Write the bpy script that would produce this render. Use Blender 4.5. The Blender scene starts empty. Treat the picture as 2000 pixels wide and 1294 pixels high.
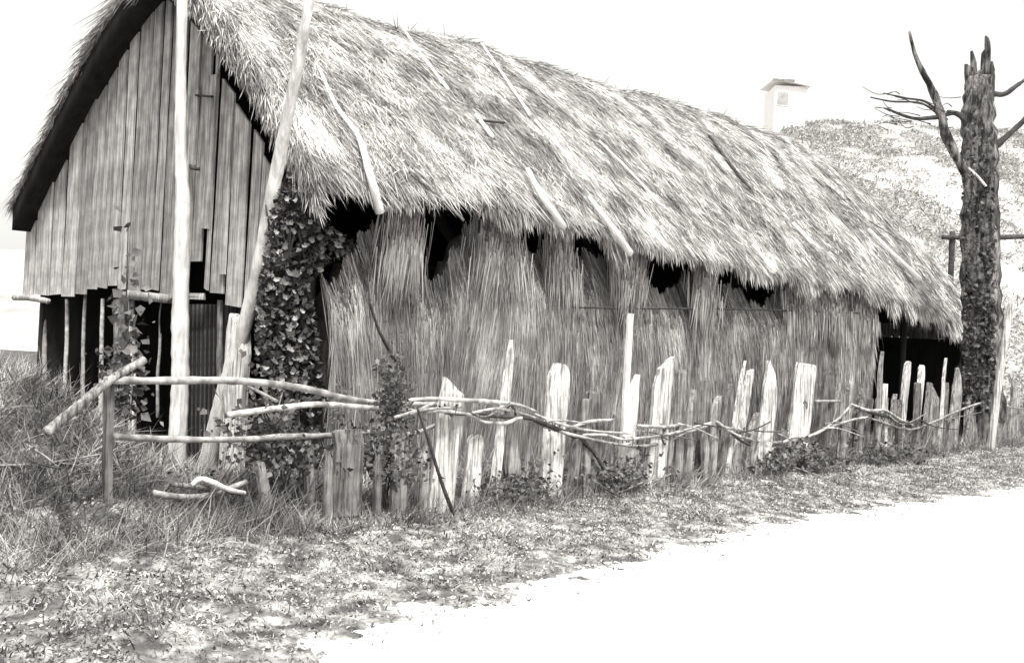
import bpy, math, random
import numpy as np
from mathutils import Matrix, Vector
random.seed(7); RNG = np.random.default_rng(11)
SC = bpy.context.scene; COL = SC.collection
# ------------------------------------------------------------------ camera
F = 2200.0; ROLL = math.radians(3.0); EYE = 1.6
CR, SR = math.cos(ROLL), math.sin(ROLL)
cd = bpy.data.cameras.new('camera'); cam = bpy.data.objects.new('camera', cd); COL.objects.link(cam)
cd.lens = F/2000*36; cd.sensor_width = 36; cd.clip_end = 2000; cd.clip_start = .1
m = Matrix(((CR, -SR, 0, 0), (0, 0, -1, 0), (SR, CR, 0, EYE), (0, 0, 0, 1)))
cam.matrix_world = m; SC.camera = cam
# ------------------------------------------------------------------ light
SUN_EL, SUN_AZ = math.radians(62), math.radians(166)     # azimuth from +Y, clockwise: behind the viewer
w = bpy.data.worlds.new('World'); SC.world = w; w.use_nodes = True
nt = w.node_tree; nt.nodes.clear()
sky = nt.nodes.new('ShaderNodeTexSky'); sky.sky_type = 'NISHITA'; sky.sun_disc = False
sky.sun_elevation = SUN_EL; sky.sun_rotation = SUN_AZ; sky.air_density = 1.0; sky.dust_density = 6.0; sky.ozone_density = 1
bw = nt.nodes.new('ShaderNodeRGBToBW')                   # black and white picture: a grey, very slightly cream sky
cm = nt.nodes.new('ShaderNodeMix'); cm.data_type = 'RGBA'; cm.blend_type = 'MULTIPLY'; cm.inputs[0].default_value = 1
cm.inputs[7].default_value = (1, .995, .955, 1)
bg = nt.nodes.new('ShaderNodeBackground'); bg.inputs[1].default_value = .15
wo = nt.nodes.new('ShaderNodeOutputWorld')
cl = nt.nodes.new('ShaderNodeMath'); cl.operation = 'MULTIPLY_ADD'; cl.inputs[1].default_value = .45; cl.inputs[2].default_value = 2.9   # cloud cover
nt.links.new(sky.outputs[0], bw.inputs[0]); nt.links.new(bw.outputs[0], cl.inputs[0]); nt.links.new(cl.outputs[0], cm.inputs[6])
nt.links.new(cm.outputs[2], bg.inputs[0]); nt.links.new(bg.outputs[0], wo.inputs[0])
sd = bpy.data.lights.new('sun', 'SUN'); sun = bpy.data.objects.new('sun', sd); COL.objects.link(sun)
sd.energy = 2.6; sd.angle = math.radians(10); sd.color = (1, .985, .95)
sv = Vector((math.sin(SUN_AZ)*math.cos(SUN_EL), math.cos(SUN_AZ)*math.cos(SUN_EL), math.sin(SUN_EL)))
sun.rotation_euler = sv.to_track_quat('Z', 'Y').to_euler(); sun.location = (0, 0, 30)
vs = SC.view_settings; vs.view_transform = 'Standard'; vs.look = 'None'; vs.gamma = 1; vs.exposure = 0.9
vs.use_curve_mapping = False
SC.render.engine = 'CYCLES'

# ------------------------------------------------------------------ geometry frame
A = np.array((-1.90, 10.2)); _a = math.atan2(1900, 2200)
U = np.array((math.sin(_a), math.cos(_a)))               # along the long wall, away from the viewer
V = np.array((-U[1], U[0]))                              # across the gable, inwards
N2 = -V                                                  # out of the long wall
def ray(px, py):
    x, y = px-1000, -(py-647)
    return np.array(((x*CR-y*SR)/F, 1.0, (x*SR+y*CR)/F))
def P(px, py, d):
    r = ray(px, py)*d; return np.array((r[0], r[1], r[2]+EYE))
def G(px, py, z=0.0):
    r = ray(px, py); return P(px, py, (z-EYE)/r[2])
def FP(px, py, off):                                     # plane parallel to the long wall
    r = ray(px, py); d = (off+A@N2)/(r[:2]@N2); return P(px, py, d)
def GP(px, py, off):                                     # plane parallel to the gable
    r = ray(px, py); d = (off-(A@U))/(-(r[:2]@U)); return P(px, py, d)
def W(s, t, z): q = A+U*s+V*t; return np.array((q[0], q[1], z))
def ST(p): q = np.array(p[:2])-A; return q@U, q@V
def LN(x, y, k):                                          # cheap smooth noise
    return (math.sin(x*1.3*k+1.7)+math.sin(y*1.1*k+x*.7*k+.3)+math.sin((x-y)*2.3*k+2.1)*.6)/2.6
def lnv(x, y, k):
    return (np.sin(x*1.3*k+1.7)+np.sin(y*1.1*k+x*.7*k+.3)+np.sin((x-y)*2.3*k+2.1)*.6)/2.6
def gzv(x, y):
    z = 1.0*np.exp(-((x+3.75)/1.15)**2-((y-7.9)/.95)**2)
    s = (x-A[0])*U[0]+(y-A[1])*U[1]; off = (x-A[0])*N2[0]+(y-A[1])*N2[1]
    z += .16*np.exp(-((off-.6)/.9)**2)*np.clip(1.2-np.abs(s)/6, 0, 1)
    edge = np.clip((4.2-off)/.8, 0, 1)
    z += edge*(.02+.025*lnv(x, y, 3)+.015*lnv(x+5, y, 9)) + np.clip((off-2.2)/.4, 0, 1)*(-.06)
    return z
def gz(x, y): return float(gzv(np.float64(x), np.float64(y)))

# ------------------------------------------------------------------ materials
def mat(name, lo, hi, sc=(8, 8, 8), rough=.9, bump=.3, detail=6, tone=False, space='Object', dist=.01,
        blot=None, blot_sc=1.0, hold=(.35, .65), rnd=.25):
    M = bpy.data.materials.new(name); M.use_nodes = True; t = M.node_tree; b = t.nodes['Principled BSDF']
    b.inputs['Roughness'].default_value = rough; b.inputs['Specular IOR Level'].default_value = .25
    L = t.links.new
    if space == 'Object': tc = t.nodes.new('ShaderNodeTexCoord').outputs['Object']
    else: tc = t.nodes.new('ShaderNodeNewGeometry').outputs['Position']
    mp = t.nodes.new('ShaderNodeMapping'); mp.inputs['Scale'].default_value = sc; L(tc, mp.inputs[0])
    n = t.nodes.new('ShaderNodeTexNoise'); n.inputs['Scale'].default_value = 1; n.inputs['Detail'].default_value = detail
    n.inputs['Roughness'].default_value = .65; L(mp.outputs[0], n.inputs[0])
    r = t.nodes.new('ShaderNodeMapRange'); r.inputs[1].default_value, r.inputs[2].default_value = hold
    r.inputs[3].default_value, r.inputs[4].default_value = lo, hi; L(n.outputs[0], r.inputs[0])
    val = r.outputs[0]
    def mul(a, b_):
        k = t.nodes.new('ShaderNodeMath'); k.operation = 'MULTIPLY'
        L(a, k.inputs[0]); L(b_, k.inputs[1]); return k.outputs[0]
    if blot:                                             # stains, lichen, wear with shapes of their own
        n2 = t.nodes.new('ShaderNodeTexNoise'); n2.inputs['Scale'].default_value = blot_sc; n2.inputs['Detail'].default_value = 4
        L(tc, n2.inputs[0]); r2 = t.nodes.new('ShaderNodeMapRange'); r2.inputs[1].default_value = .4; r2.inputs[2].default_value = .62
        r2.inputs[3].default_value, r2.inputs[4].default_value = blot; L(n2.outputs[0], r2.inputs[0]); val = mul(val, r2.outputs[0])
    if rnd:
        oi = t.nodes.new('ShaderNodeObjectInfo'); r3 = t.nodes.new('ShaderNodeMapRange')
        r3.inputs[3].default_value, r3.inputs[4].default_value = 1-rnd, 1+rnd; L(oi.outputs['Random'], r3.inputs[0]); val = mul(val, r3.outputs[0])
    if tone:
        at = t.nodes.new('ShaderNodeAttribute'); at.attribute_name = 'tone'; val = mul(val, at.outputs['Fac'])
    c = t.nodes.new('ShaderNodeCombineColor')
    for i, k in enumerate((1.0, .975, .955)):
        q = t.nodes.new('ShaderNodeMath'); q.operation = 'MULTIPLY'; q.inputs[1].default_value = k; q.use_clamp = True
        L(val, q.inputs[0]); L(q.outputs[0], c.inputs[i])
    L(c.outputs[0], b.inputs['Base Color'])
    if bump:
        bm = t.nodes.new('ShaderNodeBump'); bm.inputs['Strength'].default_value = bump; bm.inputs['Distance'].default_value = dist
        L(n.outputs[0], bm.inputs['Height']); L(bm.outputs[0], b.inputs['Normal'])
    return M
M_plank = mat('weathered_board', .22, .60, (40, 40, 1.3), detail=9, bump=.9, dist=.01, hold=(.38, .62), blot=(.75, 1.1), blot_sc=6, rnd=.3)
M_pale = mat('peeled_wood', .45, .85, (22, 22, 2.5), bump=.5, blot=(.8, 1.1), blot_sc=3, rnd=.1)
M_polep = mat('bleached_thatch_pole', .75, .92, (22, 22, 2.5), bump=.4, rnd=.05)
M_stake = mat('split_stake_wood', .22, .80, (38, 38, 1.8), bump=1, dist=.02, detail=10, hold=(.40, .56), blot=(.8, 1.06), blot_sc=9, rnd=.25)
M_grey = mat('old_grey_stake_wood', .07, .34, (38, 38, 1.8), bump=1, dist=.02, detail=10, hold=(.38, .60), blot=(.7, 1.1), blot_sc=9, rnd=.4)
M_withy = mat('withy_bark', .28, .55, (12, 12, 12), bump=.6, blot=(.6, 1.1), blot_sc=6, rnd=.3)
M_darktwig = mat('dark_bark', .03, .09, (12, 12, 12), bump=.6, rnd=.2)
M_bark = mat('rugged_bark', .04, .38, (14, 14, 3), bump=1, dist=.08, detail=10, hold=(.42, .60), blot=(.35, 1.2), blot_sc=1.6, rnd=0)
M_thatch = mat('thatch_mass', .05, .15, (18, 18, 7), bump=1, dist=.04, space='W', rnd=0)  # darker than the straw on it: shade in the gaps put into the colour
M_straw = mat('thatch_straw', .28, .76, (1.9, 1.9, 2.2), tone=True, bump=0, space='W', rnd=0, blot=(.8, 1.1), blot_sc=1.3)
M_wstraw = mat('wall_straw', .26, .50, (1.6, 1.6, .9), tone=True, bump=0, space='W', rnd=0, blot=(.75, 1.1), blot_sc=2.1)
M_dark = mat('dark_timber_and_shade', .01, .025, (9, 9, 2), bump=.5)  # dark timber; near-black also stands in for shade under the thatch and indoors
M_leaf = mat('ivy_leaf', .05, .24, (6, 6, 6), tone=True, rough=.55, bump=0, rnd=.55)
M_leaf2 = mat('weed_leaf', .07, .17, (4, 4, 4), tone=True, rough=.7, bump=0, space='W', rnd=0)
M_grass = mat('dry_grass_blade', .14, .30, (2, 2, 2), tone=True, bump=0, space='W', rnd=0, blot=(.55, 1.2), blot_sc=1.8)
M_ground = mat('verge_earth', .04, .2, (5, 5, 5), bump=1, dist=.05, detail=9, space='W', rnd=0, blot=(.55, 1.15), blot_sc=3.2)
M_verge = mat('stony_verge_earth', .09, .50, (7, 7, 7), bump=1, dist=.04, detail=10, space='W', rnd=0, blot=(.35, 1.25), blot_sc=5)
M_litter = mat('litter_leaf', .2, .42, (3, 3, 3), tone=True, bump=0, space='W', rnd=0)
M_road = mat('chalk_road', .60, .74, (6, 6, 6), bump=.15, detail=9, space='W', rnd=0, blot=(.96, 1.03), blot_sc=.7)
M_hill = mat('hill_pasture', .34, .52, (.55, .35, .7), bump=.3, dist=.3, detail=9, space='W', rnd=0, blot=(.8, 1.1), blot_sc=.1)
M_scrub = mat('bare_scrub', .28, .46, (.6, .6, .6), tone=True, bump=0, space='W', rnd=0)
M_white = mat('limewash', .86, .92, (3, 3, 3), bump=.2, rnd=0)
M_slate = mat('pale_roof', .76, .86, (3, 3, 9), bump=.3, rnd=0)
M_scrubpane = mat('dull_glass', .3, .5, (3, 3, 3), bump=0, rough=.3, rnd=0)
M_pane = mat('window_glass', .12, .2, (3, 3, 3), bump=0, rough=.2, rnd=0)

# ------------------------------------------------------------------ object helpers
WP = {}
def thing(name, label, cat, loc, group=None):
    o = bpy.data.objects.new(name, None); COL.objects.link(o); o.empty_display_size = .2
    o.location = loc; WP[o] = np.array(loc, float); o['label'] = label; o['category'] = cat
    if group: o['group'] = group
    return o
def place(o, org, parent):
    COL.objects.link(o); WP[o] = np.array(org, float)
    if parent: o.parent = parent; o.location = WP[o]-WP[parent]
    else: o.location = WP[o]
    return o
def obj(name, vs_, fs, material, parent=None, smooth=False, org=None, kind=None, label=None, cat=None, group=None):
    v = np.array(vs_, float)
    if org is None: org = v.mean(0); org[2] = v[:, 2].min()
    me = bpy.data.meshes.new(name); me.from_pydata((v-org).tolist(), [], fs); me.materials.append(material)
    if smooth: me.shade_smooth()
    o = place(bpy.data.objects.new(name, me), org, parent)
    if kind: o['kind'] = kind
    if label: o['label'] = label
    if cat: o['category'] = cat
    if group: o['group'] = group
    return o
def fastmesh(name, verts, quads, tris, tone, material, parent=None, kind='stuff', label=None, cat=None):
    """verts Nx3, quads Qx4, tris Tx3 index arrays, tone N"""
    org = np.zeros(3) if not parent else WP[parent]
    me = bpy.data.meshes.new(name); me.vertices.add(len(verts)); me.vertices.foreach_set('co', (verts-org).astype(np.float32).ravel())
    nq = 0 if quads is None else len(quads); ntr = 0 if tris is None else len(tris)
    li = np.concatenate([x.ravel() for x in (quads, tris) if x is not None]).astype(np.int32)
    me.loops.add(len(li)); me.loops.foreach_set('vertex_index', li)
    me.polygons.add(nq+ntr)
    st = np.concatenate([np.arange(nq)*4, nq*4+np.arange(ntr)*3]).astype(np.int32)
    me.polygons.foreach_set('loop_start', st)
    me.update(calc_edges=True)
    at = me.attributes.new('tone', 'FLOAT', 'POINT'); at.data.foreach_set('value', tone.astype(np.float32))
    me.materials.append(material); me.validate()
    o = place(bpy.data.objects.new(name, me), org, parent)
    if kind: o['kind'] = kind
    if label: o['label'] = label
    if cat: o['category'] = cat
    return o
def nrm(a): return a/np.maximum(np.linalg.norm(a, axis=-1, keepdims=True), 1e-9)
def strand_arrays(p, d, L, wd, sag, tone, side=None):
    """p root, d unit direction, L length, wd width, sag world offset at the tip"""
    n = len(p); L = L[:, None]; wd = wd[:, None]
    if side is None: side = nrm(np.cross(d, nrm(RNG.normal(size=(n, 3)))))
    a = p; b = p+d*L*.5+sag*.3; c = p+d*L+sag
    V5 = np.stack([a-side*wd*.5, a+side*wd*.5, b-side*wd*.5, b+side*wd*.5, c], 1).reshape(-1, 3)
    i = (np.arange(n)*5)[:, None]
    return V5, i+np.array([[0, 1, 3, 2]]), i+np.array([[2, 3, 4]]), np.repeat(tone, 5)
def strands(name, p, d, L, wd, sag, tone, material, parent=None, side=None, **k):
    v, q, t, tn = strand_arrays(p, d, L, wd, sag, tone, side)
    return fastmesh(name, v, q, t, tn, material, parent, **k)
def leaf_arrays(p, size, tone, up=.4):
    n = len(p); a = nrm(RNG.normal(size=(n, 3))); nn = nrm(RNG.normal(size=(n, 3))+np.array((0, -.5, up)))
    a = nrm(np.cross(nn, a)); b = np.cross(nn, a); s = size[:, None]
    Vv = np.stack([p-a*s*.5, p-a*s*.1+b*s*.42, p+a*s*.6, p-a*s*.1-b*s*.42], 1)
    Vv[:, 1] += nn*s*.15; Vv[:, 3] += nn*s*.15
    i = (np.arange(n)*4)[:, None]
    return Vv.reshape(-1, 3), np.concatenate([i+np.array([[0, 1, 2]]), i+np.array([[0, 2, 3]])]), np.repeat(tone, 4)
def leaves(name, p, size, tone, material, parent=None, up=.4, **k):
    v, t, tn = leaf_arrays(p, size, tone, up); return fastmesh(name, v, None, t, tn, material, parent, **k)
def smooth_path(pts, n=6):
    pts = [np.array(p, float) for p in pts]
    if len(pts) < 3: return [pts[0]+(pts[-1]-pts[0])*k/n for k in range(n+1)]
    out = []
    for i in range(len(pts)-1):
        p0, p1, p2, p3 = pts[max(i-1, 0)], pts[i], pts[i+1], pts[min(i+2, len(pts)-1)]
        for k in range(n):
            t = k/n; out.append(.5*((2*p1)+(-p0+p2)*t+(2*p0-5*p1+4*p2-p3)*t*t+(-p0+3*p1-3*p2+p3)*t**3))
    out.append(pts[-1]); return out
def tube_data(pts, r, sides=8, jit=.08, knob=.0):
    pts = [np.array(p, float) for p in pts]; n = len(pts); vs_, fs = [], []
    rr = np.interp(np.linspace(0, 1, n), np.linspace(0, 1, len(r)), r) if hasattr(r, '__len__') else [r]*n
    ref = np.array((.3, .2, 1.)) if abs(nrm(pts[-1]-pts[0])[2]) < .8 else np.array((1., .2, .1))
    for i, p in enumerate(pts):
        d = nrm(pts[min(i+1, n-1)]-pts[max(i-1, 0)]); a = nrm(np.cross(d, ref)); b = np.cross(d, a)
        k = 1+random.uniform(-knob, knob)
        for j in range(sides):
            an = 2*math.pi*j/sides; q = rr[i]*k*(1+random.uniform(-jit, jit)); vs_.append(p+(a*math.cos(an)+b*math.sin(an))*q)
    for i in range(n-1):
        for j in range(sides):
            j2 = (j+1) % sides; fs.append((i*sides+j, i*sides+j2, (i+1)*sides+j2, (i+1)*sides+j))
    fs.append(tuple(range(sides))[::-1]); fs.append(tuple((n-1)*sides+j for j in range(sides)))
    return vs_, fs
def tube(name, pts, r, material, parent=None, sides=8, n=5, jit=.08, knob=.05, **k):
    v, f = tube_data(smooth_path(pts, n), r, sides, jit, knob); return obj(name, v, f, material, parent, smooth=True, **k)
def stake_data(b, top, wdt, th, ax, shape):
    """split stake: irregular slab from b to top; ax = unit width axis; shape point|flat|slant|round"""
    b, top = np.array(b, float), np.array(top, float); d = top-b; H = np.linalg.norm(d); dn = d/H
    ax = nrm(ax-dn*(ax@dn)); ay = np.cross(dn, ax)
    sh = {'point': [(1, 0), (.9, .55), (.78, .9)], 'flat': [(1, .9), (.97, 1), (.8, 1)], 'slant': [(1, .5), (.93, .85), (.8, 1)],
          'round': [(1, .45), (.965, .85), (.9, 1)]}[shape]
    rings = [(0, 1.02), (.2, 1.03), (.4, 1.0), (.6, 1.0)]+sh[::-1]
    vs_, fs = [], []; sgn = random.choice((-1, 1))
    for k, (h, wk) in enumerate(rings):
        wk = max(wk, .06); c = b+d*h+ax*random.uniform(-.04, .04)*wdt+ay*random.uniform(-.1, .1)*th
        slope = .0
        if shape in ('slant', 'point') and h > .7: c = c+ax*sgn*wdt*.35*(1-wk)
        if shape == 'slant' and h == 1: slope = .35*sgn*wdt
        for (ex, ey) in ((-.5, -.32), (-.36, -.5), (.36, -.5), (.5, -.3), (.5, .3), (.3, .5), (-.3, .5), (-.5, .3)):
            vs_.append(c+ax*wdt*wk*ex*random.uniform(.93, 1.07)+ay*th*ey*random.uniform(.85, 1.15)+dn*slope*ex)
    n = 8
    for i in range(len(rings)-1):
        for j in range(n):
            j2 = (j+1) % n; fs.append((i*n+j, i*n+j2, (i+1)*n+j2, (i+1)*n+j))
    fs.append(tuple(range(n))[::-1]); fs.append(tuple((len(rings)-1)*n+j for j in range(n)))
    return vs_, fs
AXU = np.array((U[0], U[1], 0)); AXV = np.array((V[0], V[1], 0)); AXN = -AXV; UP = np.array((0, 0, 1.))
def box_between(name, c0, c1, material, parent, **k):     # box in s,t,z coordinates
    (s0, t0, z0), (s1, t1, z1) = c0, c1
    v = [W(s, t, z) for z in (z0, z1) for (s, t) in ((s0, t0), (s1, t0), (s1, t1), (s0, t1))]
    return obj(name, v, [(0, 3, 2, 1), (4, 5, 6, 7), (0, 1, 5, 4), (1, 2, 6, 5), (2, 3, 7, 6), (3, 0, 4, 7)], material, parent, **k)

# ------------------------------------------------------------------ ground and road
def grid_sheet(name, xs, ys, zf, material, **k):
    X, Y = np.meshgrid(xs, ys); Z = zf(X, Y); nx, ny = len(xs), len(ys)
    v = np.stack([X, Y, Z], -1).reshape(-1, 3)
    i = (np.arange(ny-1)[:, None]*nx+np.arange(nx-1)[None]).ravel()[:, None]
    q = i+np.array([[0, 1, nx+1, nx]])
    me = bpy.data.meshes.new(name); me.from_pydata(v.tolist(), [], q.tolist()); me.materials.append(material); me.shade_smooth()
    o = bpy.data.objects.new(name, me); COL.objects.link(o); o['kind'] = 'structure'; return o
gx = np.concatenate([np.linspace(-900, -12, 12)[:-1], np.linspace(-12, 16, 260), np.linspace(16, 900, 14)[1:]])
gy = np.concatenate([np.linspace(-60, 1, 6)[:-1], np.linspace(1, 26, 220), np.linspace(26, 1200, 16)[1:]])
g = grid_sheet('ground', gx, gy, gzv, M_ground)
def edge_o(s): return np.interp(s, [-6, -3.35, -2.8, -2, -.3, 1.1, 3, 5, 7.7, 12], [4.9, 4.05, 3.82, 3.65, 3.55, 3.42, 3.3, 3.5, 3.78, 4.0])
def hf(x, y): return (lnv(x, y, 5.3)+lnv(y+3, x, 12.1)*.8+lnv(x+y, y-x, 23)*.6+lnv(x-2*y, x, 47)*.45)/2
def vergez(x, y):
    s = (x-A[0])*U[0]+(y-A[1])*U[1]; off = (x-A[0])*N2[0]+(y-A[1])*N2[1]; e = edge_o(s)
    k = np.clip((e+.35-off)/1.3, 0, 1); g_ = gzv(x, y)+.06*np.clip((off-2.2)/.4, 0, 1); return g_*np.clip((e-off)/.9, 0, 1)+.045*k-.013+.030*hf(x, y)*(.4+.6*k)
sv_, ov_ = np.linspace(-7, 20, 700), np.linspace(1.3, 5.0, 100); S_, O_ = np.meshgrid(sv_, ov_, indexing='ij')
O_ = np.where(O_ > 1.3, O_*1.0+(edge_o(S_)-3.4)*np.clip((O_-1.3)/2, 0, 1), O_)
X_ = A[0]+U[0]*S_+N2[0]*O_; Y_ = A[1]+U[1]*S_+N2[1]*O_; Z_ = vergez(X_, Y_); Z_[:, 0] = gzv(X_[:, 0], Y_[:, 0])-.03; Z_[:, -1] = -.06
nO = len(ov_); f = [(a*nO+b, a*nO+b+1, (a+1)*nO+b+1, (a+1)*nO+b) for a in range(len(sv_)-1) for b in range(nO-1)]
obj('verge', np.stack([X_, Y_, Z_], -1).reshape(-1, 3), [q[::-1] for q in f], M_verge, smooth=True, kind='structure', org=np.zeros(3))
rs = np.linspace(-30, 60, 180); v = []; cols = 10
for q_ in rs:
    e = float(edge_o(q_))-1.1
    for j in range(cols):
        o_ = e+(j/(cols-1))**1.2*9; q = A+U*q_+N2*o_; v.append((q[0], q[1], 0.0))
f = [(i*cols+j, i*cols+j+1, (i+1)*cols+j+1, (i+1)*cols+j) for i in range(len(rs)-1) for j in range(cols-1)]
obj('road', v, [x[::-1] for x in f], M_road, smooth=True, kind='structure', org=np.zeros(3))

# ------------------------------------------------------------------ hill behind
def hillz(x, y):
    d = np.clip((y-34)/46, 0, 1); k = d*d*(3-2*d)
    r = x/np.maximum(y, 1)
    ridge = 17.2+1.2*lnv(x, y, .07)+.35*lnv(x, y, .4)
    side = np.clip((r-.12)/.12, 0, 1)
    side = .35+.65*side*side*(3-2*side)
    return ridge*k*side-.3+.2*lnv(x, y, .6)*k
hx = np.linspace(-40, 110, 150); hy = np.concatenate([np.linspace(33, 84, 90), np.linspace(90, 240, 12)])
grid_sheet('hill', hx, hy, hillz, M_hill)
n = 440000; hxx = RNG.uniform(4, 60, n); hyy = RNG.uniform(36, 82, n); dens = lnv(hxx, hyy, .5)+lnv(hxx+3, hyy, 1.4)*.8+lnv(hyy, hxx, 3.3)*.6
kk = (dens+RNG.normal(size=n)*.25 > -.3) & (np.abs(hxx/hyy-.36) < .16); hxx, hyy = hxx[kk], hyy[kk]; n = len(hxx)
p = np.stack([hxx, hyy, hillz(hxx, hyy)+RNG.uniform(-.05, .35, n)*np.clip(dens[kk], 0, 1)], 1)
strands('hill_scrub', p, nrm(RNG.normal(size=(n, 3))+UP*.3), RNG.uniform(.08, .26, n), RNG.uniform(.03, .07, n), RNG.normal(size=(n, 3))*.08,
        RNG.uniform(.5, 1.6, n), M_scrub, label='low bare scrub mottling the pale hillside behind the barn', cat='scrub')

# ------------------------------------------------------------------ barn
barn = thing('thatched_barn', 'long thatched barn with boarded gable and straw clad side wall', 'barn', W(0, 0, 0))
eave_px = [(560, 395), (600, 398), (740, 418), (850, 420), (960, 428), (1100, 452), (1200, 485), (1300, 506), (1420, 530), (1500, 545), (1600, 566), (1700, 574), (1800, 612), (1885, 645), (1930, 665)]
ep = [FP(x, y, .5) for x, y in eave_px]; es = [ST(q)[0] for q in ep]; ez = [q[2]+.24 for q in ep]
rid_px = [(640, 22), (850, 68), (1060, 132), (1270, 190), (1400, 225), (1500, 262)]
TR = 2.62; TE, TB = -.42, 5.2
def FPt(px, py, t): return FP(px, py, -t)
rp = [FPt(x, y, TR) for x, y in rid_px]; rs_ = [ST(q)[0] for q in rp]; rz = [q[2] for q in rp]
SEND = es[-1]+.3; SHIP = rs_[-1]; SV = -.26
print('eave s', [round(x, 1) for x in es], 'z', [round(x, 2) for x in ez]); print('ridge s', [round(x, 1) for x in rs_], 'z', [round(x, 2) for x in rz])
def roofz(s, t):
    s = np.asarray(s, float); t = np.asarray(t, float)
    ze = np.interp(s, es, ez); zr = np.interp(s, rs_, rz)
    D = TR-TE
    d = np.minimum(t-TE, (TB-t)); k = D/max(SEND-SHIP, 1)
    d2 = (SEND-s)*k
    h = .5; a = np.clip(.5+.5*(d2-d)/h, 0, 1); dm = d2*(1-a)+d*a-h*a*(1-a)*.5     # smooth minimum
    x = np.clip(dm/D, 0, 1); gg = .42*x+.58*np.sin(x*math.pi/2)
    return ze+(zr-ze)*gg
def roofn(s, t):
    e = .04; zs = (roofz(s+e, t)-roofz(s-e, t))/(2*e); zt = (roofz(s, t+e)-roofz(s, t-e))/(2*e)
    n3 = -zs[:, None]*AXU-zt[:, None]*AXV+UP; return nrm(n3)
def Wv(s, t, z): return np.stack([A[0]+U[0]*s+V[0]*t, A[1]+U[1]*s+V[1]*t, z], -1)
TH = .34
ns_, ntt = 150, 64
SS, TT = np.meshgrid(np.linspace(SV, SEND, ns_), np.linspace(TE, TB, ntt), indexing='ij')
top = Wv(SS, TT, roofz(SS, TT)-.03+.03*lnv(SS*3, TT*3, 2)); bot = Wv(SS, TT, roofz(SS, TT)-TH*np.clip(.35+(TT-TE)*.9, .35, 1)*np.clip(.3+(SEND-SS), .3, 1))
v = np.concatenate([top.reshape(-1, 3), bot.reshape(-1, 3)]); f = []; K = ns_*ntt
for i in range(ns_-1):
    for j in range(ntt-1):
        a = i*ntt+j; f.append((a, a+ntt, a+ntt+1, a+1)); f.append((K+a, K+a+1, K+a+ntt+1, K+a+ntt))
for i in range(ns_-1):
    a = i*ntt; f.append((a, K+a, K+a+ntt, a+ntt)); a = i*ntt+ntt-1; f.append((a, a+ntt, K+a+ntt, K+a))
for j in range(ntt-1):
    f.append((j, j+1, K+j+1, K+j)); a = (ns_-1)*ntt+j; f.append((a, K+a, K+a+1, a+1))
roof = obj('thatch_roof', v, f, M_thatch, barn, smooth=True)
roof.data.materials.append(M_dark)                         # shade put into the colour: near-black underside and gable-end face
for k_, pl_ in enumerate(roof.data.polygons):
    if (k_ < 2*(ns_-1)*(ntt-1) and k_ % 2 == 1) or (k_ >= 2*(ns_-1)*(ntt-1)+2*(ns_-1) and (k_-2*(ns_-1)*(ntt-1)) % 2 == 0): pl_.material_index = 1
# --- roof straw
def roof_straw(n, s0, s1, t0, t1, Lr, wr, lift, jit, tn=(.55, 1.35)):
    s = RNG.uniform(s0, s1, n); t = RNG.uniform(t0, t1, n); nn = roofn(s, t)
    dn = nrm(-UP+nn*(nn@UP)[:, None])                                   # downhill
    sw = .13*lnv(s, t, 1.1)+.12*lnv(s+9, t, 3.1)
    side = np.cross(dn, nn); d = nrm(dn+side*(RNG.normal(size=n)*jit+sw)[:, None]+nn*RNG.uniform(-.02, lift, n)[:, None])
    p = Wv(s, t, roofz(s, t))+nn*(RNG.uniform(-.03, .05, n)+.05*lnv(s, t, 2.2))[:, None]
    clump = 1+.22*lnv(s*2, t*2, 1.9)+.16*lnv(s, t+4, 6)
    return p, d, RNG.uniform(*Lr, n), RNG.uniform(*wr, n)*(1+.05*np.maximum(s, 0)), RNG.normal(size=(n, 3))*.02-UP*.02, RNG.uniform(*tn, n)*clump
Q = [roof_straw(230000, SV, SEND-.15, TE+.02, TR+.25, (.12, .42), (.003, .008), .10, .26, (.5, 1.35)),
     roof_straw(100000, SV, SEND-.1, TE+.02, TR+.4, (.06, .25), (.005, .012), .3, .9, (.3, 1.6)),
     roof_straw(9000, SV, .6, TR, TB-.1, (.25, .6), (.007, .014), .1, .2)]
Q = [np.concatenate(x) for x in zip(*Q)]
strands('straw_cover', *Q, M_straw, roof)
HOLES = [(570, 400, .12, 1), (632, 440, .3, 1.6), (700, 440, .16, 1.2), (825, 440, .28, 1.2), (876, 500, .16, 1.9), (918, 475, .1, .8), (1003, 465, .16, .8), (1066, 488, .22, .8),
         (1146, 530, .2, .9), (1205, 545, .1, .4), (1292, 560, .3, .8), (1340, 560, .25, .7), (1420, 590, .22, .7), (1490, 590, .35, .8), (1520, 590, .2, .6), (1625, 600, .15, .5), (1660, 600, .15, .5)]
HS = [(ST(FP(x, y, .25))[0], w_*(1 if x < 1200 else 1.3), d_) for x, y, w_, d_ in HOLES]
def hole(s):
    s = np.asarray(s, float)+.03*np.sin(np.asarray(s)*31); return np.clip(sum(d_*np.exp(-((s-c_)/(w_*1.35))**2) for c_, w_, d_ in HS), 0, 1.9)
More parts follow.
